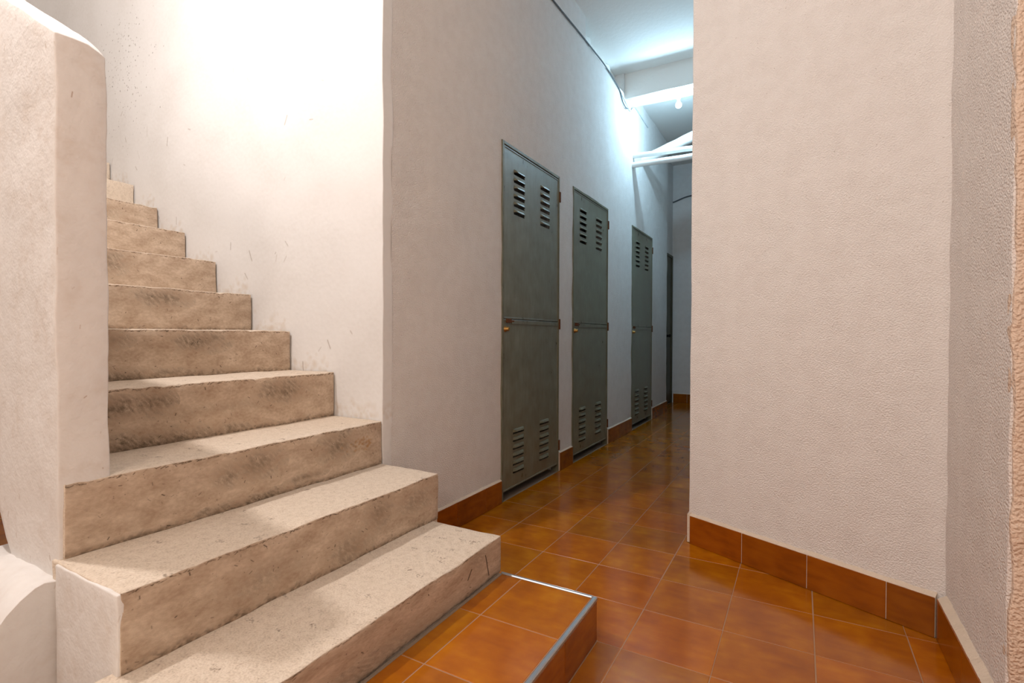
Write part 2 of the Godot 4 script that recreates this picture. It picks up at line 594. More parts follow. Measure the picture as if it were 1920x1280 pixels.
# glazed tile with a tiny bevel, top at y = 0 of the local frame, outline in x/z
func tile_mesh(poly: PackedVector2Array, thick := 0.009, bev := 0.0012) -> ArrayMesh:
	var top := inset(poly, bev)
	if top.size() != poly.size():
		top = poly
	# match the first corner of both outlines
	var best := 0
	for i in top.size():
		if top[i].distance_to(poly[0]) < top[best].distance_to(poly[0]):
			best = i
	var dirn := 1
	if Geometry2D.is_polygon_clockwise(top) != Geometry2D.is_polygon_clockwise(poly):
		dirn = -1
	var n := poly.size()
	var cen := Vector2.ZERO
	for p in poly:
		cen += p / n
	var st := begin()
	st.set_smooth_group(-1)
	for i in range(1, n - 1):
		var p := [top[0], top[i], top[i + 1]]
		var v: Array[Vector3] = []
		for q in p:
			v.append(Vector3(q.x, 0, q.y))
		if (v[1] - v[0]).cross(v[2] - v[0]).y > 0.0:
			v = [v[0], v[2], v[1]]
		for q in v:
			st.set_uv(Vector2.ZERO)
			st.add_vertex(q)
	for i in n:
		var a := poly[i]
		var b := poly[(i + 1) % n]
		var ta := top[posmod(best + dirn * i, n)]
		var tb := top[posmod(best + dirn * (i + 1), n)]
		var mid := (a + b) * 0.5 - cen
		var nn := Vector3(mid.x, 0, mid.y)
		quad_n(st, Vector3(a.x, -bev, a.y), Vector3(b.x, -bev, b.y), Vector3(tb.x, 0, tb.y), Vector3(ta.x, 0, ta.y), nn + Vector3.UP * 0.2)
		quad_n(st, Vector3(a.x, -thick, a.y), Vector3(b.x, -thick, b.y), Vector3(b.x, -bev, b.y), Vector3(a.x, -bev, a.y), nn)
	return finish(st)

func rect(x0: float, z0: float, x1: float, z1: float) -> PackedVector2Array:
	return PackedVector2Array([Vector2(x0, z0), Vector2(x1, z0), Vector2(x1, z1), Vector2(x0, z1)])

const T := 0.2697
const HALF_GAP := 0.0014

func lay_tiles(parent: Node, area: PackedVector2Array, i0: int, i1: int, k0: int, k1: int) -> void:
	var whole := tile_mesh(rect(HALF_GAP, HALF_GAP, T - HALF_GAP, T - HALF_GAP))
	var rng := RandomNumberGenerator.new()
	rng.seed = 77
	for i in range(i0, i1):
		for k in range(k0, k1):
			var jit := Vector3(rng.randf_range(-0.0006, 0.0006), rng.randf_range(-0.0004, 0.0), rng.randf_range(-0.0006, 0.0006))
			var m := rng.randi() % 4
			var o := Vector2(i * T, -(k + 1) * T)
			var cell := rect(o.x + HALF_GAP, o.y + HALF_GAP, o.x + T - HALF_GAP, o.y + T - HALF_GAP)
			var cut := Geometry2D.intersect_polygons(cell, area)
			for c in cut:
				if absf(area_of(c)) < 0.0006:
					continue
				if absf(absf(area_of(c)) - absf(area_of(cell))) < 1e-6:
					put("tile", whole, M["tile%d" % m], parent, Vector3(o.x, 0, o.y) + jit)
				else:
					var local := PackedVector2Array()
					for p in c:
						local.append(p - o)
					put("tile", tile_mesh(local), M["tile%d" % m], parent, Vector3(o.x, 0, o.y) + jit)

func area_of(p: PackedVector2Array) -> float:
	var s := 0.0
	for i in p.size():
		s += p[i].cross(p[(i + 1) % p.size()])
	return s * 0.5

# skirting: tiles standing on the floor from a to b, cut at the distances in cuts; the outward side is given by face
func skirting(parent: Node, a: Vector2, b: Vector2, cuts: Array, face: Vector2, height := 0.133) -> void:
	var d := (b - a).normalized()
	var l := a.distance_to(b)
	var c := [0.0]
	c.append_array(cuts)
	c.append(l)
	for i in c.size() - 1:
		var w: float = c[i + 1] - c[i]
		if w < 0.006:
			continue
		var o := put("tile", box_mesh(Vector3(0.0012, 0.0, -0.006), Vector3(w - 0.0012, height, 0.006), 0.0012), M["skirt%d" % ((i * 7 + int(absf(a.x) * 13)) % 4)], parent)
		var p: Vector2 = a + d * float(c[i]) - face * 0.006
		o.transform = Transform3D(Basis(Vector3(d.x, 0, d.y), Vector3.UP, Vector3(d.x, 0, d.y).cross(Vector3.UP)), Vector3(p.x, 0.001, p.y))
	# bed of mortar behind, filleted over the top edge
	var st := begin()
	st.set_smooth_group(-1)
	var rng := RandomNumberGenerator.new()
	rng.seed = int(absf(a.x + b.y) * 991) + 3
	var n := maxi(2, int(l / 0.03))
	var prev := []
	for i in n + 1:
		var q := a + d * (l * i / n)
		var up := height + 0.004 + rng.randf_range(0.0, 0.004)
		var back := 0.030
		var ring := []
		for s in [[0.0025, 0.002], [0.0025, up - 0.004], [0.0075, up], [0.020, up + 0.008], [back, up + 0.015], [back, 0.002]]:
			var x := q - face * float(s[0])
			ring.append(Vector3(x.x, s[1], x.y))
		if i > 0:
			for j in 5:
				quad_n(st, prev[j], ring[j], ring[j + 1], prev[j + 1], Vector3(face.x, 0.6, face.y))
		if i == 0 or i == n:
			var e := Vector3(d.x, 0, d.y) * (-1.0 if i == 0 else 1.0)
			quad_n(st, ring[0], ring[1], ring[4], ring[5], e)
			quad_n(st, ring[1], ring[2], ring[3], ring[4], e)
		prev = ring
	put("mortar_bed", finish(st), M.mortar, parent)

# ---------------------------------------------------------------- locker door
# s = +1: on the left wall facing +x; s = -1: on the right wall facing -x. z0 is the lock side, the door runs towards -z.
func locker(x: float, z0: float, width: float, s: float, label: String, group: String) -> void:
	var t := thing("metal_locker", Vector3(x, 0, z0), label, "locker", group)
	var top := 2.135
	var low := 0.055
	var split := 1.098
	var B := func(st: SurfaceTool, xa: float, ya: float, za: float, xb: float, yb: float, zb: float, bev := 0.0015) -> void:
		var p := Vector3(xa * s, ya, -za)
		var q := Vector3(xb * s, yb, -zb)
		bevel_box(st, p.min(q), p.max(q), bev)
	# steel frame set in the wall
	for e in [[0.0, 0.0, 0.020, 2.158], [width - 0.012, 0.0, width, 2.158]]:
		var f := begin()
		B.call(f, -0.05, 0.0, e[0], 0.007, e[3], e[2], 0.002)
		put("frame_post", finish(f), M.locker_edge, t)
	var fh := begin()
	B.call(fh, -0.05, top + 0.004, 0.020, 0.007, 2.158, width - 0.012, 0.002)
	put("frame_head", finish(fh), M.locker_edge, t)
	# leaves with slots cut out behind every louvre
	var za := 0.024
	var zb := width - 0.016
	var cols := [[0.150, 0.292], [0.520, 0.664]]
	for part in 2:
		var y0 := split + 0.002 if part == 1 else low
		var y1 := top if part == 1 else split - 0.002
		var first := 2.013 if part == 1 else 0.405
		var st := begin()
		var zc := za
		for c in cols:
			B.call(st, -0.006, y0, zc, 0.0, y1, c[0], 0.0)
			var yc := y1
			for k in 6:
				var ty := first - 0.0490 * k + 0.004
				B.call(st, -0.006, ty, c[0], 0.0, yc, c[1], 0.0)
				yc = ty - 0.025
			B.call(st, -0.006, y0, c[0], 0.0, yc, c[1], 0.0)
			zc = c[1]
		B.call(st, -0.006, y0, zc, 0.0, y1, zb, 0.0)
		# folded rim
		B.call(st, -0.022, y0, za, 0.003, y1, za + 0.010, 0.0015)
		B.call(st, -0.022, y0, zb - 0.008, 0.003, y1, zb, 0.0015)
		B.call(st, -0.022, y1 - 0.010, za, 0.0035, y1, zb, 0.0015)
		B.call(st, -0.022, y0, za, 0.003, y0 + 0.010, zb, 0.0015)
		var leaf := put("upper_leaf" if part == 1 else "lower_leaf", finish(st), M.locker, t)
		for c in cols:
			for k in 6:
				put("louvre", louvre_mesh(c[1] - c[0], s), M.locker_edge, leaf, Vector3(0, first - 0.0490 * k, -c[0]))
	# lap strip at the joint, latch, padlock
	var ls := begin()
	B.call(ls, 0.0, split - 0.030, za + 0.10, 0.005, split - 0.004, zb - 0.004, 0.001)
	put("lap_strip", finish(ls), M.locker, t)
	var la := begin()
	B.call(la, 0.0, split - 0.022, 0.055, 0.012, split + 0.002, 0.110, 0.002)
	B.call(la, 0.0, split - 0.016, 0.108, 0.006, split - 0.006, 0.150, 0.001)
	put("latch", finish(la), M.rust, t)
	var lk := tube([Vector3(0, 1.038, -0.045), Vector3(s * 0.006, 1.038, -0.045), Vector3(s * 0.010, 1.038, -0.045), Vector3(s * 0.026, 1.038, -0.045), Vector3(s * 0.030, 1.038, -0.045)], 0.01, 14, [0.019, 0.019, 0.013, 0.013, 0.010])
	put("lock_cylinder", lk, M.brass, t)
	# hinges on the far edge
	for y in [2.01, 1.082, 0.195]:
		var hg := begin()
		B.call(hg, 0.0, y - 0.038, width - 0.010, 0.014, y + 0.038, width + 0.010, 0.003)
		put("hinge", finish(hg), M.rust, t)

# pressed hood, open below
func louvre_mesh(w: float, s: float) -> ArrayMesh:
	var st := begin()
	st.set_smooth_group(0)
	var prof := [Vector2(0.0, 0.012), Vector2(0.004, 0.0105), Vector2(0.009, 0.005), Vector2(0.0125, -0.001), Vector2(0.013, -0.006)]
	var n := 8
	var rows := []
	for i in n + 1:
		var u := float(i) / n
		var e := minf(u, 1.0 - u) * w
		var k := sqrt(clampf(1.0 - pow(1.0 - clampf(e / 0.020, 0.0, 1.0), 2.0), 0.0, 1.0))
		var row := []
		for p in prof:
			row.append(Vector3(s * (0.0004 + p.x * k), p.y - (1.0 - k) * 0.002, -u * w))
		rows.append(row)
	for i in n:
		for j in prof.size() - 1:
			quad_n(st, rows[i][j], rows[i + 1][j], rows[i + 1][j + 1], rows[i][j + 1], Vector3(s, 0.6, 0))
	return finish(st)

func bulb(called: String, at: Vector3, colour: Color, energy: float, glow: float, label: String, cord: float) -> void:
	var t := thing(called, at, label, "light bulb")
	put("socket", lathe([Vector2(0.0, 0.118), Vector2(0.036, 0.118), Vector2(0.034, 0.100), Vector2(0.022, 0.088), Vector2(0.019, 0.056), Vector2(0.0, 0.056)]), M.ceramic, t)
	put("cap", lathe([Vector2(0.0, 0.058), Vector2(0.0135, 0.058), Vector2(0.0135, 0.034), Vector2(0.0, 0.034)], 14), M.alu, t)
	var g := mat(Color(0.95, 0.95, 0.95), 0.3)
	g.emission_enabled = true
	g.emission = colour
	g.emission_energy_multiplier = glow
	put("glowing_bulb", lathe([Vector2(0.0, 0.036), Vector2(0.0125, 0.036), Vector2(0.017, 0.022), Vector2(0.026, 0.008), Vector2(0.030, -0.006), Vector2(0.0275, -0.020), Vector2(0.018, -0.031), Vector2(0.0, -0.035)], 20), g, t)
	if cord > 0.0:
		put("cord", tube([Vector3(0, 0.11, 0), Vector3(0, 0.11 + cord * 0.5, 0.0), Vector3(0, 0.11 + cord, 0)], 0.004, 8), M.cable, t)
	var l := OmniLight3D.new()
	l.name = "bulb_light"
	l.light_color = colour
	l.light_energy = energy
	l.light_size = 0.03
	l.omni_range = 14.0
	l.omni_attenuation = 2.0
	l.shadow_enabled = true
	t.add_child(l)

# globe lamp out of view behind the camera, placed to light risers and walls
func unseen_globe_lamp(at: Vector3, colour: Color, energy: float, glow: float) -> void:
	var t := thing("unseen_globe_lamp", at, "unseen globe lamp behind the viewer, placed to light the stairs and slanted wall", "lamp")
	put("bracket", tube([Vector3(0, -0.185, 0), Vector3(0, -0.23, 0.02), Vector3(0, -0.25, 0.10), Vector3(0, -0.25, 0.28)], 0.014, 12), M.ceramic, t)
	put("wall_plate", tube([Vector3(0, -0.25, 0.262), Vector3(0, -0.25, 0.28)], 0.06, 20), M.ceramic, t)
	var prof := []
	for i in 17:
		var a := PI * i / 16.0
		prof.append(Vector2(0.19 * sin(a), 0.19 * cos(a)))
	var g := mat(Color(0.95, 0.95, 0.95), 0.3)
	g.emission_enabled = true
	g.emission = colour
	g.emission_energy_multiplier = glow
	put("unseen_glowing_globe", lathe(prof, 28), g, t)
	var l := OmniLight3D.new()
	l.name = "unseen_globe_light"
	l.light_color = colour
	l.light_energy = energy
	l.light_size = 0.18
	l.omni_range = 14.0
	l.omni_attenuation = 2.0
	l.shadow_enabled = true
	t.add_child(l)

# ================================================================ scene
func _ready() -> void:
	noise.seed = 4
	noise.frequency = 1.0
	noise.fractal_octaves = 3

	# camera
	var cam := Camera3D.new()
	cam.name = "camera"
	cam.fov = rad_to_deg(2.0 * atan(640.0 / 961.73))
	cam.near = 0.02
	cam.rotation_order = EULER_ORDER_YXZ
	cam.position = Vector3(1.30106, 1.0, 1.59278)
	cam.rotation = Vector3(-0.0121113, 0.512745, 0.003475)
	add_child(cam)
	cam.current = true
	# environment: a closed basement, no sky
	var env := Environment.new()
	env.background_mode = Environment.BG_COLOR
	env.background_color = Color.BLACK
	env.ambient_light_source = Environment.AMBIENT_SOURCE_DISABLED
	env.tonemap_mode = Environment.TONE_MAPPER_LINEAR
	env.tonemap_exposure = 1.25
	env.sdfgi_enabled = true
	env.ssao_enabled = true
	env.ssil_enabled = true
	var we := WorldEnvironment.new()
	we.name = "environment"
	we.environment = env
	add_child(we)

	make_materials()
	# the warm bulb over the foot of the stairs and the cold one in the passage
	bulb("stair_light_bulb", Vector3(-0.78, 3.05, 1.23), Color(1.0, 0.97, 0.955), 2.3, 6.0, "warm bulb hanging on a cord over the stair parapet", 2.25)
	bulb("corridor_light_bulb", Vector3(0.252, 3.235, -3.535), Color(0.72, 0.895, 1.0), 0.68, 8.0, "cold white bare bulb under the beam in the passage", 0.0)

	unseen_globe_lamp(Vector3(1.15, 1.95, 2.72), Color(1.0, 0.92, 0.86), 0.95, 1.2)  # out of view behind the camera, lights risers, parapet and slanted wall

	build_shell()
	build_floor()
	build_stairs()
	build_corridor()

func build_shell() -> void:
	# ---- stair wall
	struct("wall_stair", rough_prism(PackedVector2Array([Vector2(-0.25, -0.04), Vector2(-3.95, -0.04), Vector2(-3.95, -0.10), Vector2(-0.25, -0.10)]), -0.01, 5.42, 0.05, 0.006, 0.0035, 2.3, Vector2(3.7, 3.63)), M.wall_stair, "smooth scuffed white plaster wall rising beside the concrete stairs", "wall")
	# ---- passage wall with three locker openings
	var holes := [[-1.03, -1.855], [-2.115, -2.94], [-3.715, -4.545]]
	struct("wall_left", passage_wall(holes), M.stucco, "rough white plaster wall of the passage holding the metal lockers", "wall")
	for h in holes:
		pass
	struct("wall_behind_lockers", box_mesh(Vector3(-0.66, -0.01, -5.34), Vector3(-0.60, 3.62, -0.12), 0.002), M.stucco, "plaster back wall of the locker recesses", "wall")
	# setback with a door at the end of the passage
	struct("wall_setback", box_mesh(Vector3(-0.62, 2.19, -6.30), Vector3(-0.385, 3.62, -5.33), 0.003), M.stucco, "white plaster wall above the door at the passage end", "wall")
	struct("wall_end", rough_prism(PackedVector2Array([Vector2(1.0, -6.30), Vector2(-0.62, -6.30), Vector2(-0.62, -6.48), Vector2(1.0, -6.48)]), -0.01, 3.62, 0.06, 0.004, 0.003, 2.0), M.stucco, "far white plaster wall closing the passage", "wall")
	# ---- right-hand block: passage side and the slanted face
	struct("wall_right", rough_prism(PackedVector2Array([Vector2(0.838, -6.35), Vector2(0.838, -0.990), Vector2(1.728, -0.5745), Vector2(2.2, -0.5745), Vector2(2.2, -6.35)]), -0.01, 3.62, 0.045, 0.006, 0.002, 2.6), M.stucco, "slanted rough white plaster wall to the right of the passage", "wall")
	struct("wall_nook", rough_prism(PackedVector2Array([Vector2(1.725, -0.60), Vector2(1.725, -0.004), Vector2(1.90, -0.004), Vector2(1.90, -0.60)]), -0.01, 3.62, 0.03, 0.008, 0.0025, 4.0), M.stucco_coarse, "rough white plaster return between the slanted wall and the pier", "wall")
	struct("wall_pier", rough_prism(PackedVector2Array([Vector2(1.727, -0.03), Vector2(1.727, 0.006), Vector2(3.10, 0.006), Vector2(3.10, -0.03)]), -0.01, 3.62, 0.025, 0.008, 0.005, 6.0), M.pier, "coarse crumbling tan plaster face at the right edge", "wall")
	# ---- rest of the room, out of view; white walls set close to bounce light
	struct("wall_back_unseen", box_mesh(Vector3(-4.1, -0.01, 3.0), Vector3(3.2, 5.42, 3.15), 0.003), M.plain, "unseen white wall behind the viewer, placed close to bounce light", "wall")
	struct("wall_east_unseen", box_mesh(Vector3(3.0, -0.01, 0.0), Vector3(3.15, 3.62, 3.02), 0.003), M.plain, "unseen white wall to the right of the viewer, placed close to bounce light", "wall")
	struct("wall_west", box_mesh(Vector3(-4.1, -0.01, -0.24), Vector3(-3.93, 5.42, 3.02), 0.003), M.plain, "plain white wall at the upper end of the stairs", "wall")
	struct("ceiling", rough_prism(PackedVector2Array([Vector2(-0.75, -6.5), Vector2(3.2, -6.5), Vector2(3.2, 3.2), Vector2(0.25, 3.2), Vector2(0.25, -0.05), Vector2(-0.75, -0.05)]), 3.60, 3.80, 0.5, 0.01, 0.0, 1.0), M.plain, "uneven white plaster ceiling", "ceiling")
	struct("wall_upper_unseen", box_mesh(Vector3(0.25, 3.78, -0.1), Vector3(0.40, 5.42, 3.02), 0.003), M.plain, "unseen white wall over the hall ceiling edge, closing the raised stairwell", "wall")  # out of view, closes the raised stairwell above the hall ceiling
	struct("wall_over_passage_unseen", box_mesh(Vector3(-0.26, 3.60, -0.10), Vector3(0.40, 5.42, -0.04), 0.003), M.plain, "unseen white wall over the passage mouth, closing the raised stairwell", "wall")  # out of view, shuts the raised stairwell over the passage
	struct("ceiling_stairwell_unseen", box_mesh(Vector3(-4.1, 5.40, -0.24), Vector3(0.42, 5.55, 3.15), 0.003), M.plain, "unseen white ceiling over the stairwell, set high to weaken bounced light", "ceiling")  # out of view, set high so less lamp light bounces down

# front of the passage wall as one surface with openings, returns at the openings, back faces
func passage_wall(holes: Array) -> ArrayMesh:
	var zs: Array[float] = []
	var z := -0.092
	var marks: Array[float] = [-0.092]
	for h in holes:
		marks.append(h[0])
		marks.append(h[1])
	marks.append(-5.335)
	for i in marks.size() - 1:
		var a: float = marks[i]
		var b: float = marks[i + 1]
		var n := maxi(1, int(round((a - b) / 0.05)))
		for k in n:
			zs.append(lerpf(a, b, float(k) / n))
	zs.append(-5.335)
	var ys: Array[float] = []
	for p in [[-0.01, 2.162, 44], [2.162, 3.40, 25], [3.40, 3.61, 5]]:
		for k in int(p[2]):
			ys.append(lerpf(p[0], p[1], float(k) / p[2]))
	ys.append(3.61)
	var open := func(zm: float, ym: float) -> bool:
		for h in holes:
			if zm < h[0] and zm > h[1] and ym < 2.162:
				return true
		# the plaster stops short of the ceiling here and leaves a dark ledge
		return zm < -2.36 and zm > -3.43 and ym > 3.40
	var st := begin()
	st.set_smooth_group(0)
	var P := func(zz: float, yy: float, depth := 0.0) -> Vector3:
		var ledge := 0.0
		if yy > 3.30 and zz < -1.0 and zz > -3.6:
			ledge = 0.02 * noise.get_noise_2d(zz * 3.0, 5.0) * clampf((yy - 3.30) / 0.08, 0.0, 1.0)
		var p := wob(Vector3(-0.25, yy + ledge, zz), 0.0035, 2.6)
		p.x -= depth
		return p
	for i in zs.size() - 1:
		for j in ys.size() - 1:
			var zm: float = (zs[i] + zs[i + 1]) * 0.5
			var ym: float = (ys[j] + ys[j + 1]) * 0.5
			if open.call(zm, ym):
				continue
			quad_n(st, P.call(zs[i], ys[j]), P.call(zs[i + 1], ys[j]), P.call(zs[i + 1], ys[j + 1]), P.call(zs[i], ys[j + 1]), Vector3.RIGHT)
			# returns
			for e in [[0.0, 0.03, zs[i], ys[j], zs[i], ys[j + 1], Vector3(0, 0, 1)], [0.0, -0.03, zs[i + 1], ys[j], zs[i + 1], ys[j + 1], Vector3(0, 0, -1)], [-0.03, 0.0, zs[i], ys[j], zs[i + 1], ys[j], Vector3(0, -1, 0)], [0.03, 0.0, zs[i], ys[j + 1], zs[i + 1], ys[j + 1], Vector3(0, 1, 0)]]:
				var n: Vector3 = e[6]
				var zt: float = (e[2] + e[4]) * 0.5 + n.z * 0.004
				var yt: float = (e[3] + e[5]) * 0.5 + n.y * 0.004
				if open.call(zt, yt) or zt < -5.335:
					st.set_smooth_group(2 if n.y != 0.0 else 3)
					quad_n(st, P.call(e[2], e[3]), P.call(e[4], e[5]), P.call(e[4], e[5], 0.16), P.call(e[2], e[3], 0.16), n)
					st.set_smooth_group(0)
	# back of the wall
	st.set_smooth_group(4)
	for i in zs.size() - 1:
		for j in [[0, 44], [44, 69], [69, 74]]:
			var zm: float = (zs[i] + zs[i + 1]) * 0.5
			var ym: float = (ys[j[0]] + ys[j[1]]) * 0.5
			if not open.call(zm, ym):
				quad_n(st, Vector3(-0.41, ys[j[0]], zs[i]), Vector3(-0.41, ys[j[0]], zs[i + 1]), Vector3(-0.41, ys[j[1]], zs[i + 1]), Vector3(-0.41, ys[j[1]], zs[i]), Vector3.LEFT)
	return finish(st)

func build_floor() -> void:
	var fl := put("floor", box_mesh(Vector3(-4.1, -0.14, -6.5), Vector3(3.2, -0.0012, 3.2), 0.002), M.grout, self)
	tag(fl, "floor of glossy amber brown square tiles with pale grout", "floor", "", "structure")
	var area := PackedVector2Array([Vector2(-0.246, -5.345), Vector2(-0.384, -5.345), Vector2(-0.384, -6.29), Vector2(0.836, -6.29), Vector2(0.836, -0.978), Vector2(1.702, -0.571), Vector2(1.702, 0.006), Vector2(2.30, 0.006), Vector2(2.30, 1.95), Vector2(0.7285, 1.95), Vector2(0.7285, -0.006), Vector2(-0.246, -0.006)])
	lay_tiles(fl, area, -2, 9, -8, 24)
	lay_tiles(fl, rect(-2.9, 0.35, -1.35, 1.05), -11, -4, -4, -1)
	# cement sills in the locker openings
	for h in [[-1.03, -1.855], [-2.115, -2.94], [-3.715, -4.545]]:
		put("sill", box_mesh(Vector3(-0.40, -0.01, h[1]), Vector3(-0.2465, 0.003, h[0]), 0.002), M.cement, fl)

	# skirtings
	var bl := thing("baseboard_left", Vector3.ZERO, "brown tile skirting along the locker wall", "skirting", "", "structure")
	skirting(bl, Vector2(-0.237, -0.05), Vector2(-0.237, -1.026), [0.255, 0.525, 0.795], Vector2(1, 0))
	skirting(bl, Vector2(-0.237, -1.868), Vector2(-0.237, -2.115), [], Vector2(1, 0))
	skirting(bl, Vector2(-0.237, -2.958), Vector2(-0.237, -3.715), [0.05, 0.32, 0.59], Vector2(1, 0))
	skirting(bl, Vector2(-0.237, -4.565), Vector2(-0.237, -5.345), [0.04, 0.31, 0.58], Vector2(1, 0))
	var br := thing("baseboard_right", Vector3.ZERO, "brown tile skirting along the slanted wall and the nook", "skirting", "", "structure")
	var n1 := Vector2(-0.4255, 0.905)
	skirting(br, Vector2(0.841, -0.971), Vector2(1.697, -0.5685), [0.266, 0.539, 0.807], n1)
	skirting(br, Vector2(1.700, -0.566), Vector2(1.700, 0.010), [0.030, 0.300], Vector2(-1, 0))
	skirting(br, Vector2(0.826, -0.985), Vector2(0.826, -1.20), [], Vector2(-1, 0))
	var be := thing("baseboard_end", Vector3.ZERO, "brown tile skirting below the far wall", "skirting", "", "structure")
	skirting(be, Vector2(-0.36, -6.288), Vector2(0.82, -6.288), [0.2, 0.47, 0.74, 1.01], Vector2(0, 1))

func build_stairs() -> void:
	# ---- tiled landing in front of the first step
	var la := thing("tiled_landing", Vector3(0.3655, 0, 0), "low amber tiled landing with aluminium edge at the stair foot", "landing")
	put("core", box_mesh(Vector3(0.0, 0.0, 0.012), Vector3(0.3495, 0.1428, 1.45), 0.002), M.grout, la)
	var xs := [0.0, 0.0875, 0.3475]
	var zs := [0.013, 0.2775, 0.5475, 0.8175, 1.0875, 1.3575, 1.45]
	for i in 2:
		for k in 6:
			put("tile", tile_mesh(rect(xs[i] + 0.0016, zs[k] + 0.0016, xs[i + 1] - 0.0016, zs[k + 1] - 0.0016)), M["tile%d" % ((i * 3 + k * 2 + 1) % 4)], la, Vector3(0, 0.144, 0))
	var zr := [0.0, 0.2615, 0.5315, 0.8015, 1.0715, 1.3415, 1.45]
	for k in 6:
		put("riser_tile", box_mesh(Vector3(0.3515, 0.002, zr[k] + 0.001), Vector3(0.362, 0.1305, zr[k + 1] - 0.001), 0.0012), M["skirt%d" % ((k * 3 + 1) % 4)], la)
	put("riser_tile", box_mesh(Vector3(0.002, 0.002, 0.0), Vector3(0.3505, 0.1305, 0.011), 0.0012), M.skirt2, la)
	# aluminium edge: a quarter-round strip along the right edge and across the far end
	var e1 := begin()
	bevel_box(e1, Vector3(0.349, 0.1325, 0.0), Vector3(0.364, 0.1458, 1.45), 0.003)
	put("edge_trim", finish(e1), M.alu, la)
	var e2 := begin()
	bevel_box(e2, Vector3(0.0, 0.1325, -0.002), Vector3(0.349, 0.1458, 0.011), 0.003)
	put("edge_trim", finish(e2), M.alu, la)
	put("mortar_seam", box_mesh(Vector3(0.0, 0.12, 0.013), Vector3(0.011, 0.1475, 1.45), 0.003), M.cement, la)

	# ---- concrete steps
	var X := [0.362, 0.054, -0.248, -0.537, -0.836, -1.136, -1.439, -1.735, -2.027, -2.305, -2.60, -2.90, -3.20]
	var H := [0.274, 0.452, 0.634, 0.831, 1.018, 1.203, 1.391, 1.574, 1.747, 1.922, 2.105, 2.29, 2.475]
	var S := {
		1: [[0.1, 0.2, 0.05, 0.3, 0.3], [0.5, 0.8, 0.2, 0.25, 0.4]],
		2: [[0.30, 0.35, 0.05, 0.25, 0.5], [0.42, 0.75, 0.07, 0.25, 0.45], [0.12, 0.4, 0.08, 0.2, 0.4], [0.7, 0.6, 0.1, 0.2, 0.25]],
		3: [[0.53, 0.35, 0.07, 0.22, 0.6], [0.62, 0.4, 0.04, 0.16, 0.5], [0.22, 0.35, 0.07, 0.25, 0.6], [0.55, 0.98, 0.16, 0.12, 0.9], [0.35, 0.8, 0.06, 0.06, 0.6]],
		4: [[0.86, 0.32, 0.06, 0.16, 0.75], [0.74, 0.28, 0.05, 0.18, 0.75], [0.26, 0.32, 0.09, 0.2, 0.7], [0.75, 0.98, 0.3, 0.2, 0.8], [0.5, 0.5, 0.2, 0.1, 0.2]],
		5: [[0.90, 0.3, 0.05, 0.2, 0.7], [0.78, 0.22, 0.08, 0.16, 0.6], [0.42, 0.25, 0.09, 0.2, 0.65], [0.7, 0.97, 0.35, 0.15, 0.7]],
		6: [[0.42, 0.25, 0.09, 0.2, 0.6], [0.8, 0.15, 0.1, 0.12, 0.4]],
		7: [[0.5, 0.3, 0.08, 0.3, 0.5]],
		8: [[0.6, 0.3, 0.15, 0.25, 0.4]],
		9: [[0.3, 0.4, 0.1, 0.2, 0.3]],
	}
	var sc := thing("staircase", Vector3.ZERO, "worn beige concrete stairs climbing to the left between wall and parapet", "staircase")
	for k in range(1, 14):
		var top: float = H[k - 1]
		var below: float = 0.001 if k <= 3 else H[k - 1] - 0.225
		if k == 1:
			below = 0.0
		var xf: float = X[k - 1]
		var xb: float = (X[k] - 0.03) if k < 13 else xf - 0.70
		var zn := 0.965
		var z0 := -0.033
		if k == 1:
			zn = 1.46
			z0 = 0.0
		elif k == 2:
			zn = 1.060
			z0 = -0.033
		elif k == 3:
			zn = 1.046
		var yb := below
		if k >= 2 and k <= 3:
			yb = 0.0
		# the visible riser starts at the tread below: keep the hidden foot a separate band of the same block
		var foot: float = H[k - 2] if k > 1 else 0.146
		var mesh := rough_box(Vector3(xb, foot - 0.002, z0), Vector3(xf, top, zn), 0.022, 0.005, 0.0022, 5.0, null, true, 0.007)
		var o := put("step", mesh, null, sc)
		mesh.surface_set_material(0, M.parapet if k == 99 else M.tread)
		mesh.surface_set_material(1, riser_material(k, S.get(k, [])) if k <= 9 else M.tread)
		put("step_body", box_mesh(Vector3(xb, yb, z0 + 0.003), Vector3(xf - 0.004, foot + 0.004, zn - 0.003), 0.001), M.tread, o)

	# ---- parapet: sloped coping, end face flush with the third riser
	var shape := func(p: Vector3) -> Vector3:
		var t := p.y
		var top := 1.722 + 0.575 * (-0.255 - p.x)
		var bot := 0.40
		if p.x < -0.55:
			bot = 0.40 + minf((-0.55 - p.x) * 1.75, 0.12 + maxf(0.0, -0.62 - p.x) * 0.62)
		var y := lerpf(bot, top, t / 1.4)
		# the upper inner corner of the end face is worn round
		var w := clampf((p.x + 0.34) / 0.085, 0.0, 1.0) * clampf((t - 1.30) / 0.10, 0.0, 1.0)
		var zz := p.z
		if zz > 0.99:
			pass
		else:
			y -= 0.018 * w * clampf((0.975 - zz) / 0.025, 0.0, 1.0)
		return Vector3(p.x, y, zz)
	put("parapet", rough_box(Vector3(-3.9, 0.0, 0.950), Vector3(-0.254, 1.4, 1.057), 0.035, 0.005, 0.0028, 4.5, shape), M.parapet, sc).set_meta("label", "white plastered parapet with sloping top")
	# ---- low plinth in front of the parapet, rounded towards the viewer
	put("plinth", plinth_mesh(), M.parapet, sc).set_meta("label", "low rounded white plaster plinth")
	# white plastered near side of the second step
	var pk := rough_box(Vector3(-0.246, 0.0, 1.050), Vector3(0.0525, 0.4485, 1.0655), 0.02, 0.004, 0.0012, 9.0)
	put("side_plaster", pk, M.parapet, sc)

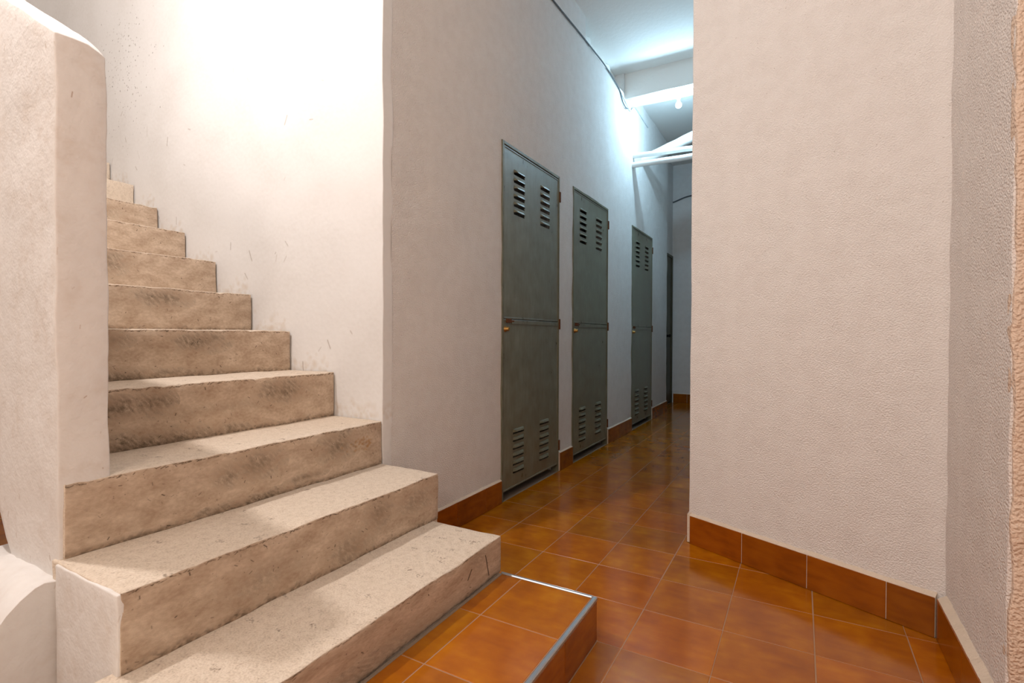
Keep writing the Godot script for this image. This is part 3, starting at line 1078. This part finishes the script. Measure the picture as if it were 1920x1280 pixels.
func plinth_mesh() -> ArrayMesh:
	var prof := [Vector2(1.0, 0.404), Vector2(1.04, 0.403), Vector2(1.08, 0.405), Vector2(1.105, 0.402), Vector2(1.13, 0.388), Vector2(1.155, 0.362), Vector2(1.18, 0.326), Vector2(1.21, 0.280), Vector2(1.25, 0.21), Vector2(1.29, 0.12), Vector2(1.32, 0.02), Vector2(1.32, 0.0)]
	var st := begin()
	st.set_smooth_group(0)
	var xs := [-0.640, -0.632, -0.60, -0.56, -0.52, -0.48, -0.44, -0.40, -0.36, -0.32, -0.29, -0.262, -0.254, -0.252]
	var g := []
	for x in xs:
		var row := []
		var drop := 0.002 if (x < -0.635 or x > -0.253) else 0.0
		for p in prof:
			row.append(wob(Vector3(x, maxf(p.y - drop, 0.0), p.x), 0.008, 9.0))
		g.append(row)
	for i in xs.size() - 1:
		for j in prof.size() - 1:
			quad_n(st, g[i][j], g[i + 1][j], g[i + 1][j + 1], g[i][j + 1], Vector3(0, 1, 0.7))
	for e in [0, xs.size() - 1]:
		st.set_smooth_group(5 + e)
		var n := Vector3(-1 if e == 0 else 1, 0, 0)
		for j in prof.size() - 1:
			var a: Vector3 = g[e][j]
			var b: Vector3 = g[e][j + 1]
			quad_n(st, a, b, Vector3(b.x, 0.0, b.z), Vector3(a.x, 0.0, a.z), n)
	return finish(st)

func build_corridor() -> void:
	locker(-0.25, -1.03, 0.825, 1.0, "nearest olive grey louvred metal locker, beside the bare plaster wall", "louvred lockers")
	locker(-0.25, -2.115, 0.825, 1.0, "middle olive grey louvred metal locker of the left wall", "louvred lockers")
	locker(-0.25, -3.715, 0.83, 1.0, "farthest olive grey louvred metal locker, under the white pipes", "louvred lockers")
	locker(0.832, -1.21, 0.825, -1.0, "locker on the right passage wall, only its brass lock showing past the corner", "louvred lockers")

	# door at the end, set back
	var d := thing("passage_door", Vector3(-0.385, 0, -5.36), "dark olive door seen edge-on at the passage end", "door")
	put("door_leaf", box_mesh(Vector3(-0.03, 0.03, -0.86), Vector3(0.0, 2.15, -0.03), 0.003), M.door_dark, d)
	put("door_frame", box_mesh(Vector3(-0.04, 0.0, -0.925), Vector3(0.012, 2.19, -0.862), 0.003), M.door_dark, d)
	put("door_frame", box_mesh(Vector3(-0.04, 2.152, -0.862), Vector3(0.012, 2.19, -0.03), 0.003), M.door_dark, d)
	put("knob", tube([Vector3(0, 1.0, -0.60), Vector3(0.02, 1.0, -0.60), Vector3(0.03, 1.0, -0.60), Vector3(0.05, 1.0, -0.60), Vector3(0.055, 1.0, -0.60)], 0.02, 12, [0.02, 0.012, 0.022, 0.022, 0.012]), M.soot, d)

	# beam across the passage with the bulb under it
	struct("beam", rough_box(Vector3(-0.42, 3.355, -3.67), Vector3(0.90, 3.62, -3.43), 0.06, 0.006, 0.003, 3.0), M.plain, "white plastered concrete beam across the passage ceiling", "beam")
	struct("ceiling_far", box_mesh(Vector3(-0.42, 3.54, -6.32), Vector3(0.90, 3.602, -3.66), 0.002), M.plain, "passage ceiling behind the beam", "ceiling")
	struct("wall_ledge", rough_box(Vector3(-0.60, 3.38, -3.45), Vector3(-0.34, 3.61, -2.30), 0.05, 0.02, 0.02, 6.0), M.plain, "rough recessed plaster above the passage wall", "wall")

	# pipes
	var rng := RandomNumberGenerator.new()
	rng.seed = 15
	var runs := [
		[Vector3(-0.28, 2.885, -3.74), Vector3(0.84, 2.845, -3.74), 0.026, "upper white painted pipe crossing the passage below the bulb"],
		[Vector3(-0.28, 2.785, -3.72), Vector3(0.84, 2.770, -3.72), 0.029, "lower white painted pipe crossing the passage below the bulb"],
		[Vector3(-0.28, 2.935, -4.12), Vector3(0.84, 3.30, -4.12), 0.055, "thick white pipe sloping up behind the two straight ones"]]
	for r in runs:
		var pts := []
		for i in 15:
			var p: Vector3 = r[0].lerp(r[1], i / 14.0)
			pts.append(p + Vector3(0, rng.randf_range(-0.002, 0.002), rng.randf_range(-0.002, 0.002)))
		var o := put("white_pipe", tube(pts, r[2], 16), M.pipe, self)
		tag(o, r[3], "pipe", "passage pipes")

	# cables
	var wires := [
		[[Vector3(-0.243, 3.345, -0.9), Vector3(-0.241, 3.36, -1.71), Vector3(-0.241, 3.385, -2.2), Vector3(-0.24, 3.395, -2.5), Vector3(-0.24, 3.405, -2.8), Vector3(-0.24, 3.385, -3.1), Vector3(-0.24, 3.36, -3.25), Vector3(-0.238, 3.29, -3.33), Vector3(-0.232, 3.262, -3.42), Vector3(-0.236, 3.285, -3.5)], 0.006, M.cable, "grey cable running along the top of the locker wall"],
		[[Vector3(-0.243, 3.36, -3.3), Vector3(-0.238, 3.33, -3.42), Vector3(-0.236, 3.30, -3.60), Vector3(-0.24, 3.40, -3.74), Vector3(-0.242, 3.40, -3.95), Vector3(-0.242, 3.38, -4.3)], 0.007, M.cable_pale, "pale cable looping under the beam onto the wall beyond"],
		[[Vector3(0.252, 3.345, -3.535), Vector3(0.40, 3.352, -3.53), Vector3(0.60, 3.35, -3.48), Vector3(0.83, 3.352, -3.48)], 0.004, M.cable, "thin cord from the bare bulb along the beam"],
		[[Vector3(-0.62, 2.96, -6.295), Vector3(-0.40, 2.99, -6.292), Vector3(-0.2, 3.05, -6.292), Vector3(-0.02, 3.07, -6.290), Vector3(0.3, 3.10, -6.292), Vector3(0.8, 3.1, -6.292)], 0.010, M.cable, "dark cable across the far wall of the passage"]]
	for w in wires:
		var o := put("cable", smooth_tube(w[0], w[1]), w[2], self)
		tag(o, w[3], "cable")

func smooth_tube(pts: Array, r: float) -> ArrayMesh:
	var c := Curve3D.new()
	for i in pts.size():
		var t := Vector3.ZERO
		if i > 0 and i < pts.size() - 1:
			t = (pts[i + 1] - pts[i - 1]) / 6.0
		c.add_point(pts[i], -t, t)
	c.bake_interval = 0.04
	var b := []
	for p in c.get_baked_points():
		b.append(p)
	return tube(b, r, 8)
